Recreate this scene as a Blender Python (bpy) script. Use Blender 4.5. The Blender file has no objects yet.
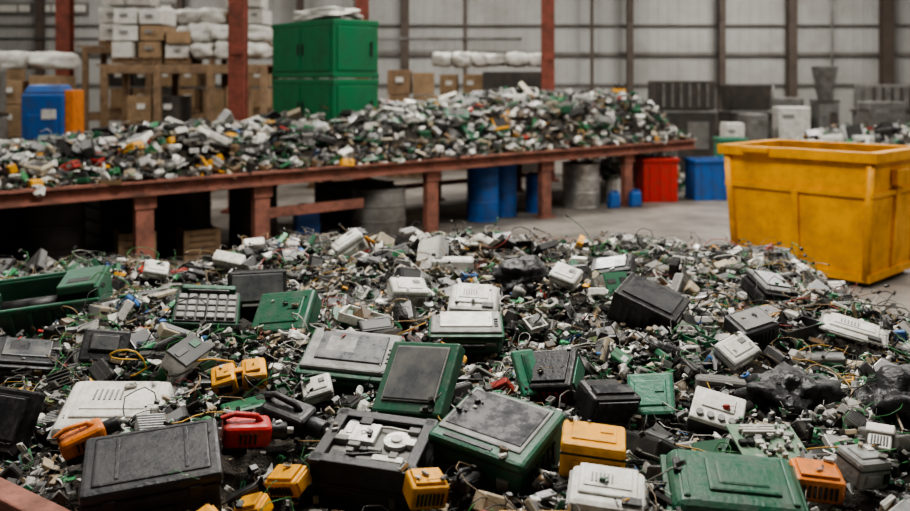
import bpy, bmesh, math, random
import numpy as np
from mathutils import Vector, Matrix, Euler, noise
random.seed(7); rng=np.random.default_rng(11)
R=math.radians
sc=bpy.context.scene
# ---------------------------------------------------------------- materials
def pm(name,col,rough=0.5,metal=0.0,grime=0.35,scale=6.0,gcol=(0.05,0.04,0.03),bump=0.15,lo=0.42,hi=0.68):
    m=bpy.data.materials.new(name); m.use_nodes=True
    nt=m.node_tree; N=nt.nodes; L=nt.links; b=N["Principled BSDF"]
    tc=N.new("ShaderNodeTexCoord"); n=N.new("ShaderNodeTexNoise"); n.inputs["Scale"].default_value=scale
    n.inputs["Detail"].default_value=9; n.inputs["Roughness"].default_value=0.72
    L.new(tc.outputs["Object"],n.inputs["Vector"])
    cr=N.new("ShaderNodeValToRGB"); cr.color_ramp.elements[0].position=lo; cr.color_ramp.elements[1].position=hi
    cr.color_ramp.elements[0].color=(0,0,0,1); cr.color_ramp.elements[1].color=(grime,)*3+(1,)
    L.new(n.outputs["Fac"],cr.inputs[0])
    mx=N.new("ShaderNodeMix"); mx.data_type='RGBA'
    mx.inputs[6].default_value=(*col,1); mx.inputs[7].default_value=(*gcol,1)
    L.new(cr.outputs[0],mx.inputs[0]); L.new(mx.outputs[2],b.inputs["Base Color"])
    mr=N.new("ShaderNodeMapRange"); mr.inputs[1].default_value=0.3; mr.inputs[2].default_value=0.7
    mr.inputs[3].default_value=max(0.1,rough-0.1); mr.inputs[4].default_value=min(1,rough+0.25)
    L.new(n.outputs["Fac"],mr.inputs[0]); L.new(mr.outputs[0],b.inputs["Roughness"])
    b.inputs["Metallic"].default_value=metal
    if bump>0:
        n2=N.new("ShaderNodeTexNoise"); n2.inputs["Scale"].default_value=scale*5; n2.inputs["Detail"].default_value=4
        L.new(tc.outputs["Object"],n2.inputs["Vector"])
        bp=N.new("ShaderNodeBump"); bp.inputs["Strength"].default_value=bump; bp.inputs["Distance"].default_value=0.02
        L.new(n2.outputs["Fac"],bp.inputs["Height"]); L.new(bp.outputs[0],b.inputs["Normal"])
    return m
M={}
M['green']=pm("green_plastic",(0.012,0.1,0.052),0.38,0,0.7,13,(0.08,0.085,0.07))
M['green2']=pm("green_light_plastic",(0.03,0.2,0.115),0.42,0,0.6,13,(0.1,0.12,0.09))
M['black']=pm("black_plastic",(0.009,0.009,0.01),0.38,0,0.5,13,(0.07,0.065,0.06))
M['dark']=pm("dark_grey_plastic",(0.02,0.021,0.024),0.42,0,0.5,13,(0.08,0.075,0.07))
M['grey']=pm("grey_plastic",(0.24,0.24,0.23),0.45,0,0.7,13,(0.09,0.08,0.07))
M['white']=pm("white_plastic",(0.66,0.65,0.61),0.42,0,0.7,12,(0.28,0.24,0.19))
M['yellow']=pm("yellow_plastic",(0.8,0.37,0.015),0.4,0,0.6,12,(0.25,0.12,0.02))
M['orange']=pm("orange_plastic",(0.7,0.2,0.02),0.42,0,0.6,12)
M['red']=pm("red_plastic",(0.5,0.02,0.015),0.4,0,0.5,12)
M['blue']=pm("blue_plastic",(0.012,0.1,0.36),0.42,0,0.6,6)
M['glass']=pm("dark_screen_glass",(0.035,0.037,0.042),0.2,0,0.8,9,(0.12,0.115,0.11),0.02)
M['lcd']=pm("grey_screen",(0.09,0.095,0.1),0.28,0,0.8,9,(0.2,0.19,0.17),0.02)
M['steel']=pm("bare_steel",(0.5,0.49,0.47),0.38,0.7,0.6,7)
M['rust']=pm("rusted_red_steel",(0.24,0.062,0.04),0.7,0.0,0.9,5,(0.07,0.035,0.025),0.4)
M['rustl']=pm("rusty_beam",(0.3,0.12,0.085),0.7,0.0,0.9,4,(0.08,0.045,0.035),0.4)
M['binyel']=pm("dumpster_yellow_paint",(0.82,0.37,0.008),0.42,0,0.8,2.5,(0.33,0.14,0.02),0.12)
M['cabgreen']=pm("cabinet_green_paint",(0.004,0.15,0.055),0.4,0,0.6,3,(0.01,0.06,0.03),0.05)
M['wood']=pm("timber",(0.26,0.17,0.1),0.8,0,0.8,5,(0.08,0.055,0.04),0.3)
M['card']=pm("cardboard",(0.32,0.215,0.125),0.85,0,0.7,4,(0.14,0.1,0.06),0.15)
M['bag']=pm("white_film_wrap",(0.62,0.61,0.57),0.45,0,0.7,5,(0.3,0.27,0.23),0.3)
M['blackbag']=pm("black_bag_film",(0.008,0.008,0.009),0.36,0,0.3,6,(0.04,0.04,0.04),0.5)
M['mach']=pm("machine_dark_paint",(0.035,0.032,0.03),0.6,0.1,0.7,3,(0.11,0.085,0.07))
M['machg']=pm("machine_grey_paint",(0.19,0.185,0.175),0.5,0.1,0.8,3)
M['pcb']=pm("circuit_board_green",(0.13,0.25,0.16),0.45,0,0.7,30,(0.4,0.4,0.33))
M['paper']=pm("paper_label",(0.7,0.69,0.64),0.8,0,0.4,12,(0.3,0.28,0.25),0)
M['wall']=pm("painted_wall_sheet",(0.42,0.42,0.405),0.6,0,0.75,0.5,(0.26,0.245,0.22),0.03)
M['wallseam']=pm("wall_girt_paint",(0.2,0.185,0.17),0.6,0,0.6,1.0)
M['stanch']=pm("stanchion_brown",(0.09,0.068,0.056),0.6,0,0.6,2)
M['ceil']=pm("ceiling_sheet",(0.22,0.22,0.215),0.7,0,0.4,1)
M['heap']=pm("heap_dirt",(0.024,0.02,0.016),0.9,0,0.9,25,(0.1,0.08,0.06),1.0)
def floor_mat():
    m=bpy.data.materials.new("concrete_floor"); m.use_nodes=True
    nt=m.node_tree; N=nt.nodes; L=nt.links; b=N["Principled BSDF"]
    tc=N.new("ShaderNodeTexCoord")
    n=N.new("ShaderNodeTexNoise"); n.inputs["Scale"].default_value=0.9; n.inputs["Detail"].default_value=10; n.inputs["Roughness"].default_value=0.75
    L.new(tc.outputs["Object"],n.inputs["Vector"])
    cr=N.new("ShaderNodeValToRGB"); e=cr.color_ramp.elements
    e[0].position=0.34; e[0].color=(0.08,0.07,0.06,1); e[1].position=0.66; e[1].color=(0.3,0.27,0.24,1)
    L.new(n.outputs["Fac"],cr.inputs[0]); L.new(cr.outputs[0],b.inputs["Base Color"])
    n3=N.new("ShaderNodeTexNoise"); n3.inputs["Scale"].default_value=2.5; n3.inputs["Detail"].default_value=6
    L.new(tc.outputs["Object"],n3.inputs["Vector"])
    mr=N.new("ShaderNodeMapRange"); mr.inputs[3].default_value=0.35; mr.inputs[4].default_value=0.8
    L.new(n3.outputs["Fac"],mr.inputs[0]); L.new(mr.outputs[0],b.inputs["Roughness"])
    bp=N.new("ShaderNodeBump"); bp.inputs["Strength"].default_value=0.15; L.new(n3.outputs["Fac"],bp.inputs["Height"]); L.new(bp.outputs[0],b.inputs["Normal"])
    return m
M['floor']=floor_mat()
def debris_mat():
    m=bpy.data.materials.new("mixed_scrap"); m.use_nodes=True
    nt=m.node_tree; N=nt.nodes; L=nt.links; b=N["Principled BSDF"]
    a=N.new("ShaderNodeAttribute"); a.attribute_name="Col"
    tc=N.new("ShaderNodeTexCoord"); n=N.new("ShaderNodeTexNoise"); n.inputs["Scale"].default_value=26; n.inputs["Detail"].default_value=6
    n.inputs["Roughness"].default_value=0.7
    L.new(tc.outputs["Object"],n.inputs["Vector"])
    mr=N.new("ShaderNodeMapRange"); mr.inputs[1].default_value=0.45; mr.inputs[2].default_value=0.75; mr.inputs[3].default_value=0; mr.inputs[4].default_value=0.55
    L.new(n.outputs["Fac"],mr.inputs[0])
    mx=N.new("ShaderNodeMix"); mx.data_type='RGBA'; mx.inputs[7].default_value=(0.075,0.06,0.042,1)
    L.new(mr.outputs[0],mx.inputs[0]); L.new(a.outputs["Color"],mx.inputs[6]); L.new(mx.outputs[2],b.inputs["Base Color"])
    L.new(a.outputs["Alpha"],b.inputs["Metallic"]); b.inputs["Roughness"].default_value=0.4
    return m
M['debris']=debris_mat()
# ---------------------------------------------------------------- mesh helpers
def append(bm,t):
    me=bpy.data.meshes.new("t"); t.to_mesh(me); bm.from_mesh(me); bpy.data.meshes.remove(me); t.free()
def bx(bm,c,s,m=0,bev=0.0,rot=(0,0,0),top=(1,1),seg=2):
    t=bmesh.new(); bmesh.ops.create_cube(t,size=1)
    for v in t.verts:
        k=(top[0],top[1]) if v.co.z>0 else (1,1)
        v.co=Vector((v.co.x*s[0]*k[0],v.co.y*s[1]*k[1],v.co.z*s[2]))
    if bev>0: bmesh.ops.bevel(t,geom=t.edges[:],offset=bev,segments=seg,profile=0.5,affect='EDGES')
    for f in t.faces: f.material_index=m
    t.transform(Matrix.Translation(c)@Euler(rot).to_matrix().to_4x4()); append(bm,t)
def cy(bm,c,r,h,m=0,seg=16,rot=(0,0,0),r2=None,bev=0.0,smooth=True):
    t=bmesh.new(); bmesh.ops.create_cone(t,cap_ends=True,segments=seg,radius1=r,radius2=r if r2 is None else r2,depth=h)
    if bev>0:
        es=[e for e in t.edges if len(e.link_faces)==2 and any(len(f.verts)>4 for f in e.link_faces)]
        bmesh.ops.bevel(t,geom=es,offset=bev,segments=2,profile=0.5,affect='EDGES')
    for f in t.faces:
        f.material_index=m; f.smooth=smooth and len(f.verts)<=4
    t.transform(Matrix.Translation(c)@Euler(rot).to_matrix().to_4x4()); append(bm,t)
def tube(bm,pts,r,m=0,sides=5):
    t=bmesh.new(); rings=[]; n=len(pts); pts=[Vector(p) for p in pts]
    for i,p in enumerate(pts):
        tg=(pts[min(i+1,n-1)]-pts[max(i-1,0)]).normalized()
        u=tg.cross(Vector((0.13,0.21,0.97)))
        if u.length<1e-3: u=tg.cross(Vector((1,0,0)))
        u.normalize(); w=tg.cross(u)
        rings.append([t.verts.new(p+(u*math.cos(a)+w*math.sin(a))*r) for a in [2*math.pi*k/sides for k in range(sides)]])
    for i in range(n-1):
        for k in range(sides):
            f=t.faces.new((rings[i][k],rings[i][(k+1)%sides],rings[i+1][(k+1)%sides],rings[i+1][k])); f.smooth=True; f.material_index=m
    t.faces.new(rings[0][::-1]).material_index=m; t.faces.new(rings[-1]).material_index=m
    append(bm,t)
def blob(bm,c,s,m=0,amp=0.25,fr=2.2,sub=3,seed=0,boxy=0.5,smooth=True):
    t=bmesh.new(); bmesh.ops.create_icosphere(t,subdivisions=sub,radius=1)
    for v in t.verts:
        p=v.co.copy(); mxx=max(abs(p.x),abs(p.y),abs(p.z)); q=p.lerp(p/mxx,boxy)
        nz=noise.fractal(p*fr+Vector((seed*3.1,seed,seed*1.7)),1.0,2.0,3)
        rd=abs(noise.noise(p*fr*1.7+Vector((seed,5,seed))))
        q*=1+amp*nz-amp*rd*0.8
        v.co=Vector((q.x*s[0],q.y*s[1],q.z*s[2]))
    for f in t.faces: f.material_index=m; f.smooth=smooth
    t.transform(Matrix.Translation(c)); append(bm,t)
def mk(name,bm,mats,loc=(0,0,0),rot=(0,0,0),parent=None):
    bmesh.ops.recalc_face_normals(bm,faces=bm.faces[:])
    me=bpy.data.meshes.new(name); bm.to_mesh(me); bm.free()
    for k in mats: me.materials.append(M[k])
    o=bpy.data.objects.new(name,me); sc.collection.objects.link(o)
    o.location=loc; o.rotation_euler=rot
    if parent: o.parent=parent
    return o
def empty(name,loc=(0,0,0)):
    e=bpy.data.objects.new(name,None); sc.collection.objects.link(e); e.location=loc; return e
# ---------------------------------------------------------------- camera
cam=bpy.data.cameras.new("camera"); co=bpy.data.objects.new("camera",cam); sc.collection.objects.link(co)
co.location=(0,0,2.1); co.rotation_euler=(R(90),0,0)
cam.lens=35; cam.sensor_width=36; cam.shift_y=-0.192
cam.dof.use_dof=True; cam.dof.focus_distance=3.6; cam.dof.aperture_fstop=1.8
sc.camera=co
# ---------------------------------------------------------------- room shell
X0,X1,Y0,Y1,ZC=-17,17,-7,27,7.5
bm=bmesh.new(); bx(bm,((X0+X1)/2,(Y0+Y1)/2,-0.1),(X1-X0,Y1-Y0,0.2)); mk("floor",bm,['floor'])
bm=bmesh.new(); bx(bm,((X0+X1)/2,(Y0+Y1)/2,ZC+0.1),(X1-X0,Y1-Y0,0.2)); mk("ceiling",bm,['ceil'])
def ribwall(name,p0,p1,h,inward):
    bm=bmesh.new(); p0=Vector(p0);p1=Vector(p1); L=(p1-p0).length; d=(p1-p0).normalized(); nrm=Vector(inward)
    prof=[]; s=0
    while s<L:
        for ds,o in ((0,0),(0.24,0),(0.255,0.014),(0.285,0.014),(0.30,0)):
            if s+ds<=L: prof.append((s+ds,o))
        s+=0.31
    prof.append((L,0))
    a=[bm.verts.new(p0+d*s+nrm*o) for s,o in prof]; b=[bm.verts.new(p0+d*s+nrm*o+Vector((0,0,h))) for s,o in prof]
    for i in range(len(a)-1): bm.faces.new((a[i],a[i+1],b[i+1],b[i]))
    me=bpy.data.meshes.new(name); bm.to_mesh(me); bm.free(); me.materials.append(M['wall'])
    o=bpy.data.objects.new(name,me); sc.collection.objects.link(o)
ribwall("wall_back",(X0,Y1,0),(X1,Y1,0),ZC,(0,-1,0))
ribwall("wall_front",(X0,Y0,0),(X1,Y0,0),ZC,(0,1,0))
ribwall("wall_left",(X0,Y0,0),(X0,Y1,0),ZC,(1,0,0))
ribwall("wall_right",(X1,Y0,0),(X1,Y1,0),ZC,(-1,0,0))
for i,(z,hh) in enumerate(((2.92,0.1),(3.8,0.04),(2.0,0.03),(5.2,0.12))):
    bm=bmesh.new(); bx(bm,(0,Y1-0.09,z),(X1-X0,0.1,hh)); mk("trim_%d"%(i+1),bm,['wallseam'])
bm=bmesh.new(); bx(bm,(0,Y1-0.12,0.3),(X1-X0,0.16,0.6)); mk("baseboard_back",bm,['wallseam'])
def hbeam(name,x,y,w,h,mat,z0=0):
    bm=bmesh.new(); t=w*0.14
    bx(bm,(0,-w/2+t/2,h/2),(w,t,h)); bx(bm,(0,w/2-t/2,h/2),(w,t,h)); bx(bm,(0,0,h/2),(t,w-2*t,h))
    bx(bm,(0,0,0.02),(w*1.7,w*1.7,0.04)); 
    for z in (1.2,2.6,4.0): bx(bm,(0,-w/2-0.01,z),(w*0.8,0.02,0.16))
    mk(name,bm,[mat],(x,y,z0))
for u,w in ((405,.24),(465,.1),(592,.1),(630,.2),(722,.2),(792,.26),(887,.32),(300,.2),(180,.2),(40,.2),(-60,.2)):
    hbeam("wall_stanchion",(u-455)/885*26.6,26.62,w,ZC,'stanch')
for x,y,w in ((-3.48,14.2,0.26),(1.95,18.6,0.26),(-8.2,18.6,0.28),(-1.95,18.6,0.26),(6.5,-2,0.28),(-8.2,2,0.28)):
    hbeam("rusted_steel_column",x,y,w,ZC,'rust')
for i,(x,z) in enumerate(((-13.6,4.3),(-11.9,4.3),(-9.3,4.3))):
    bm=bmesh.new(); bx(bm,(0,0,0),(1.5,0.06,0.34),0); bx(bm,(0,-0.02,0),(1.36,0.06,0.2),1)
    for k in (-0.34,0.34): bx(bm,(k,-0.04,0),(0.04,0.06,0.34),0)
    mk("window_%d"%(i+1),bm,['wallseam','paper'],(x,Y1-0.1,z))
bm=bmesh.new()
tube(bm,[(-16,26.5,3.35),(-4,26.5,3.35),(2,26.5,3.35)],0.05,0,8); tube(bm,[(-3,26.5,3.35),(-3,26.5,6)],0.04,0,8); tube(bm,[(11.3,26.5,0.6),(11.3,26.5,6)],0.035,0,8)
mk("wall_conduit",bm,['machg'])
# ---------------------------------------------------------------- heap functions
def sst(e0,e1,x):
    t=np.clip((x-e0)/(e1-e0),0,1); return t*t*(3-2*t)
def hp(x,y):
    x=np.asarray(x,float); y=np.asarray(y,float)
    z=0.72+0.060*(np.minimum(y,5.8)-2.7)
    z=z-0.09*np.maximum(0,-1.2-x)
    z=z+0.05*np.sin(x*2.3+1+0.7*y)*np.sin(y*1.9+0.4)+0.03*np.sin(x*5.1+y*2.2)+0.03*np.sin(y*5.7-x*3.1)
    z=z+0.05*np.exp(-((x-0.1)**2)/0.6-((y-6.1)**2)/0.5)
    s=sst(3.75,1.95,x+0.12*np.sin(y*2.5))*sst(-4.9,-3.6,x)*sst(7.9,6.2,y+0.12*np.sin(x*2.1))*sst(0.9,2.2,y)
    return z*s
DA=Vector((-3.4,4.20)); DB=Vector((-0.72,2.36)); dd=(DB-DA).normalized(); dn=Vector((-dd.y,dd.x))
if dn.y<0: dn=-dn
def behind(x,y): return (x-DA.x)*dn.x+(y-DA.y)*dn.y
# ---------------------------------------------------------------- debris prototypes
def proto(fn,smooth=False):
    bm=bmesh.new(); fn(bm); bmesh.ops.recalc_face_normals(bm,faces=bm.faces[:])
    bm.verts.ensure_lookup_table()
    V=np.array([v.co[:] for v in bm.verts],dtype=np.float32)
    loops=np.array([v.index for f in bm.faces for v in f.verts],dtype=np.int32)
    tot=np.array([len(f.verts) for f in bm.faces],dtype=np.int32)
    role=np.array([f.material_index for f in bm.faces],dtype=np.int32)
    sm=np.array([f.smooth for f in bm.faces],dtype=bool); bm.free()
    return dict(V=V,l=loops,t=tot,r=role,s=sm)
def p_box(bm):
    bx(bm,(0,0,0),(1,0.7,0.4),0,0.04,seg=1); bx(bm,(0,0,0.2),(0.7,0.45,0.04),1); bx(bm,(0.2,-0.35,0),(0.3,0.04,0.2),2); bx(bm,(0,0,0.02),(1.02,0.72,0.03),1)
def p_boxl(bm):
    bx(bm,(0,0,0),(1,0.65,0.3),0,0.04,seg=1); bx(bm,(-.15,0.02,0.15),(0.5,0.4,0.02),0,.008,seg=1); bx(bm,(0.33,0.1,0.15),(0.16,0.2,0.03),3); bx(bm,(0,-.33,0),(0.6,0.02,0.12),1)
def p_box2(bm):
    bx(bm,(0,0,0),(0.8,0.8,0.6),0,0.06,seg=1,top=(0.85,0.85)); 
    for k in range(4): bx(bm,(-0.25+0.16*k,-0.39,0),(0.06,0.06,0.35),1)
def p_pcb(bm):
    bx(bm,(0,0,0),(1,0.75,0.03),0)
    r=random.Random(3)
    for k in range(9): bx(bm,(r.uniform(-.4,.4),r.uniform(-.3,.3),0.04),(r.uniform(.08,.22),r.uniform(.06,.18),0.06),r.choice((1,1,2)))
    for k in range(3): cy(bm,(r.uniform(-.4,.4),r.uniform(-.3,.3),0.07),0.04,0.12,2,6)
def p_pcb2(bm):
    bx(bm,(0,0,0),(1,0.35,0.03),0)
    for k in range(7): bx(bm,(-0.4+0.13*k,0,0.03),(0.09,0.2,0.04),1)
    bx(bm,(0,-0.17,0.0),(0.9,0.03,0.05),3)
def p_shard(seed):
    def f(bm):
        r=random.Random(seed); n=r.randint(4,7)
        a=sorted(r.uniform(0,2*math.pi) for _ in range(n))
        t=bmesh.new(); vs=[t.verts.new((math.cos(q)*r.uniform(.3,.6),math.sin(q)*r.uniform(.25,.5),r.uniform(-.06,.06))) for q in a]
        fc=t.faces.new(vs); e=bmesh.ops.extrude_face_region(t,geom=[fc])
        for v in e['geom']:
            if isinstance(v,bmesh.types.BMVert): v.co.z+=0.05
        append(bm,t)
    return f
def p_bracket(bm):
    bx(bm,(0,0,0),(1,0.35,0.04),2); bx(bm,(-0.48,0,0.2),(0.04,0.35,0.4),2); bx(bm,(0.3,0,0.04),(0.12,0.12,0.04),1)
def p_sink(bm):
    bx(bm,(0,0,0),(0.8,0.8,0.08),2)
    for k in range(7): bx(bm,(-0.36+0.12*k,0,0.2),(0.03,0.8,0.35),2)
def p_cap(bm): cy(bm,(0,0,0),0.22,0.7,0,10,(R(90),0,0)); cy(bm,(0,0.36,0),0.2,0.04,2,10,(R(90),0,0))
def p_can(bm): cy(bm,(0,0,0),0.3,0.8,0,12,bev=0.03); cy(bm,(0,0,0.45),0.12,0.14,1,8); cy(bm,(0,0,0.1),0.31,0.3,3,12)
def p_keys(bm):
    bx(bm,(0,0,0),(1,0.42,0.06),0,0.015,seg=1)
    for i in range(9):
        for j in range(4): bx(bm,(-0.42+0.105*i,-0.14+0.095*j,0.045),(0.085,0.075,0.04),3)
def p_keypad(bm):
    bx(bm,(0,0,0),(0.5,1,0.14),0,0.04,seg=1); bx(bm,(0,0.27,0.07),(0.38,0.3,0.02),4)
    for i in range(3):
        for j in range(4): bx(bm,(-0.13+0.13*i,-0.36+0.12*j,0.075),(0.09,0.07,0.03),1)
def p_fan(bm):
    for a,b,c,d in ((0,0.45,1,0.1),(0,-0.45,1,0.1),(0.45,0,0.1,0.8),(-0.45,0,0.1,0.8)): bx(bm,(a,b,0),(c,d,0.28),0)
    cy(bm,(0,0,0),0.16,0.24,1,10)
    for k in range(7):
        q=2*math.pi*k/7; bx(bm,(math.cos(q)*0.27,math.sin(q)*0.27,0),(0.28,0.16,0.02),1,rot=(R(30),0,q))
def p_drive(bm):
    bx(bm,(0,0,0),(1,0.7,0.18),2,0.02,seg=1); cy(bm,(0.1,0,0.1),0.26,0.03,2,14); bx(bm,(0,0,-0.1),(0.9,0.65,0.02),0); bx(bm,(-0.36,0.1,0.1),(0.2,0.3,0.03),1)
def p_charger(bm):
    bx(bm,(0,0,0),(0.6,0.4,0.4),0,0.05,seg=1); bx(bm,(-0.38,0.08,0.08),(0.16,0.02,0.06),2); bx(bm,(-0.38,-0.08,0.08),(0.16,0.02,0.06),2)
    tube(bm,[(0.3,0,0),(0.45,0,0.02),(0.6,0.1,0),(0.7,0.3,-0.02),(0.6,0.5,0)],0.03,0,5)
def p_phone(bm):
    tube(bm,[(-0.5,0,0),(-0.4,0,0.12),(-0.2,0,0.2),(0.2,0,0.2),(0.4,0,0.12),(0.5,0,0)],0.09,0,8)
    cy(bm,(-0.48,0,-0.05),0.15,0.14,0,10); cy(bm,(0.48,0,-0.05),0.15,0.14,0,10); cy(bm,(0.48,0,-0.13),0.11,0.02,1,10)
def p_cable(seed,loops=1.0,r=0.018):
    def f(bm):
        q=random.Random(seed); pts=[]; a0=q.uniform(0,6.28); n=15
        for i in range(n):
            t=i/(n-1); a=a0+t*loops*6.28
            rad=0.4+0.15*math.sin(t*q.uniform(5,6)+seed)
            pts.append((math.cos(a)*rad+(t-0.5)*q.uniform(.8,1.0),math.sin(a)*rad*0.8,0.12*math.sin(t*6+seed)+0.08*math.sin(t*11)))
        tube(bm,pts,r,0,5); bx(bm,pts[-1],(0.09,0.06,0.05),1); bx(bm,pts[0],(0.07,0.06,0.05),1)
    return f
def p_ribbon(bm):
    t=bmesh.new(); pv=None
    for i in range(12):
        a=i/11*5; p=[t.verts.new((i*0.09-0.5,-0.14,0.1*math.sin(a*1.6))),t.verts.new((i*0.09-0.5+0.04*math.sin(a),0.14,0.1*math.sin(a*1.6)))]
        if pv: t.faces.new((pv[0],p[0],p[1],pv[1])).material_index=0
        pv=p
    append(bm,t); bx(bm,(-0.5,0,0),(0.06,0.34,0.06),1)
def p_crump(seed):
    def f(bm): blob(bm,(0,0,0),(0.5,0.38,0.22),0,0.5,2.0,2,seed,0.3,False)
    return f
def p_tray(bm):
    bx(bm,(0,0,0),(1,0.7,0.04),0)
    for a,b,c,d in ((0,0.34,1,0.03),(0,-0.34,1,0.03),(0.49,0,0.03,0.7),(-0.49,0,0.03,0.7)): bx(bm,(a,b,0.1),(c,d,0.2),0)
    bx(bm,(0.1,0,0.05),(0.4,0.4,0.1),1)
def p_strip(bm): 
    bx(bm,(0,0,0),(1,0.09,0.05),0); cy(bm,(-0.4,0,0.03),0.02,0.03,2,6); cy(bm,(0.4,0,0.03),0.02,0.03,2,6)
def p_mon(bm):
    bx(bm,(0,0,0),(1,0.75,0.14),0,0.03,seg=2); bx(bm,(0,0.03,0.07),(0.86,0.58,0.012),4); bx(bm,(0,0,-0.1),(0.5,0.4,0.1),0,0.02,seg=1); bx(bm,(0.35,-0.32,0.075),(0.1,0.03,0.02),2)
def p_crt(bm):
    bx(bm,(0,0,0.12),(0.95,0.75,0.25),0,0.04,seg=2); bx(bm,(0,0,-0.2),(0.8,0.62,0.42),0,0.03,seg=1); bx(bm,(0,0.03,0.25),(0.78,0.56,0.02),4)
    for k in range(6): bx(bm,(0.41,-0.2+0.08*k,-0.2),(0.02,0.04,0.25),1)
def p_printer(bm):
    bx(bm,(0,0,0),(1,0.75,0.34),0,0.05,seg=2); bx(bm,(0,0.05,0.17),(0.85,0.5,0.04),4,0.01,seg=1); bx(bm,(0,-0.37,-0.02),(0.7,0.04,0.1),1); bx(bm,(0,-0.5,-0.1),(0.55,0.3,0.02),3)
    for k in range(4): cy(bm,(-0.3+0.08*k,-0.3,0.18),0.025,0.03,2,8)
def p_tower(bm):
    bx(bm,(0,0,0),(0.95,0.8,0.38),2,0.01,seg=1); bx(bm,(-0.49,0,0),(0.05,0.8,0.4),0,0.01,seg=1); bx(bm,(-0.52,0.2,0.03),(0.02,0.3,0.08),1); bx(bm,(-0.52,-0.2,0.03),(0.02,0.2,0.12),3)
    bx(bm,(0,0,0.2),(0.9,0.7,0.015),0)
def p_tool(bm):
    bx(bm,(0,0,0),(0.7,0.4,0.22),0,0.06,seg=2); cy(bm,(0.45,0,0),0.12,0.3,1,12,(0,R(90),0)); bx(bm,(-0.3,-0.32,0),(0.2,0.4,0.16),0,0.05,seg=2); bx(bm,(-0.3,-0.52,0),(0.32,0.14,0.2),1,0.03,seg=1)
small=[(proto(p_box),1.6,'p'),(proto(p_boxl),2.2,'p'),(proto(p_box2),1.1,'p'),(proto(p_pcb),1.3,'g'),(proto(p_pcb2),1.1,'g'),(proto(p_bracket),1.2,'p'),
 (proto(p_sink),0.4,'p'),(proto(p_cap),0.6,'p'),(proto(p_can),0.3,'p'),(proto(p_keys),0.4,'p'),(proto(p_fan),0.5,'p'),(proto(p_drive),0.8,'p'),
 (proto(p_charger),1.3,'p'),(proto(p_phone),0.6,'p'),(proto(p_ribbon),0.8,'p'),(proto(p_tray),0.9,'p'),(proto(p_strip),2.0,'p'),(proto(p_keypad),0.9,'p')]
for k in range(6): small.append((proto(p_shard(k+1)),1.4,'p'))
for k in range(3): small.append((proto(p_crump(k+1)),0.6,'w'))
tiny=[g for i,g in enumerate(small) if i not in (6,9,10,17)]
cables=[(proto(p_cable(k,0.5+0.35*(k%4),0.007+0.003*(k%3))),1,'c') for k in range(8)]
P_=lambda f,w:(proto(f),w,'m')
medium=[P_(p_mon,.9),P_(p_crt,.8),P_(p_printer,1.3),P_(p_tower,.7),P_(p_tool,.9),P_(p_box,.8),P_(p_boxl,1.3),P_(p_keys,.6),P_(p_tray,.6),P_(p_keypad,.9),P_(p_phone,.4)]
PAL=dict(
 p=[((.010,.010,.011),32),((.035,.033,.032),12),((.14,.135,.125),10),((.34,.33,.31),10),((.74,.72,.67),20),((.012,.11,.05),8),((.05,.26,.12),4.5),((.15,.095,.05),9),((.75,.36,.02),2.6),((.45,.03,.02),1.3),((.03,.15,.42),1.2),((.44,.36,.25),9)],
 g=[((.02,.15,.06),6),((.05,.25,.1),4),((.12,.15,.06),2),((.24,.18,.08),1),((.02,.05,.1),.6)],
 w=[((.78,.77,.72),6),((.5,.48,.45),3),((.02,.02,.02),3),((.35,.28,.2),1.5),((.05,.3,.12),.7)],
 c=[((.012,.012,.013),8),((.12,.115,.1),3),((.6,.58,.53),2.6),((.03,.2,.05),3),((.3,.2,.1),3),((.5,.28,.03),.6),((.3,.03,.02),.4)],
 m=[((.010,.010,.011),36),((.03,.03,.032),12),((.22,.215,.2),8),((.70,.68,.63),22),((.012,.11,.052),13),((.72,.34,.02),2.5),((.42,.36,.26),5),((.38,.03,.02),1.4)])
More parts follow.
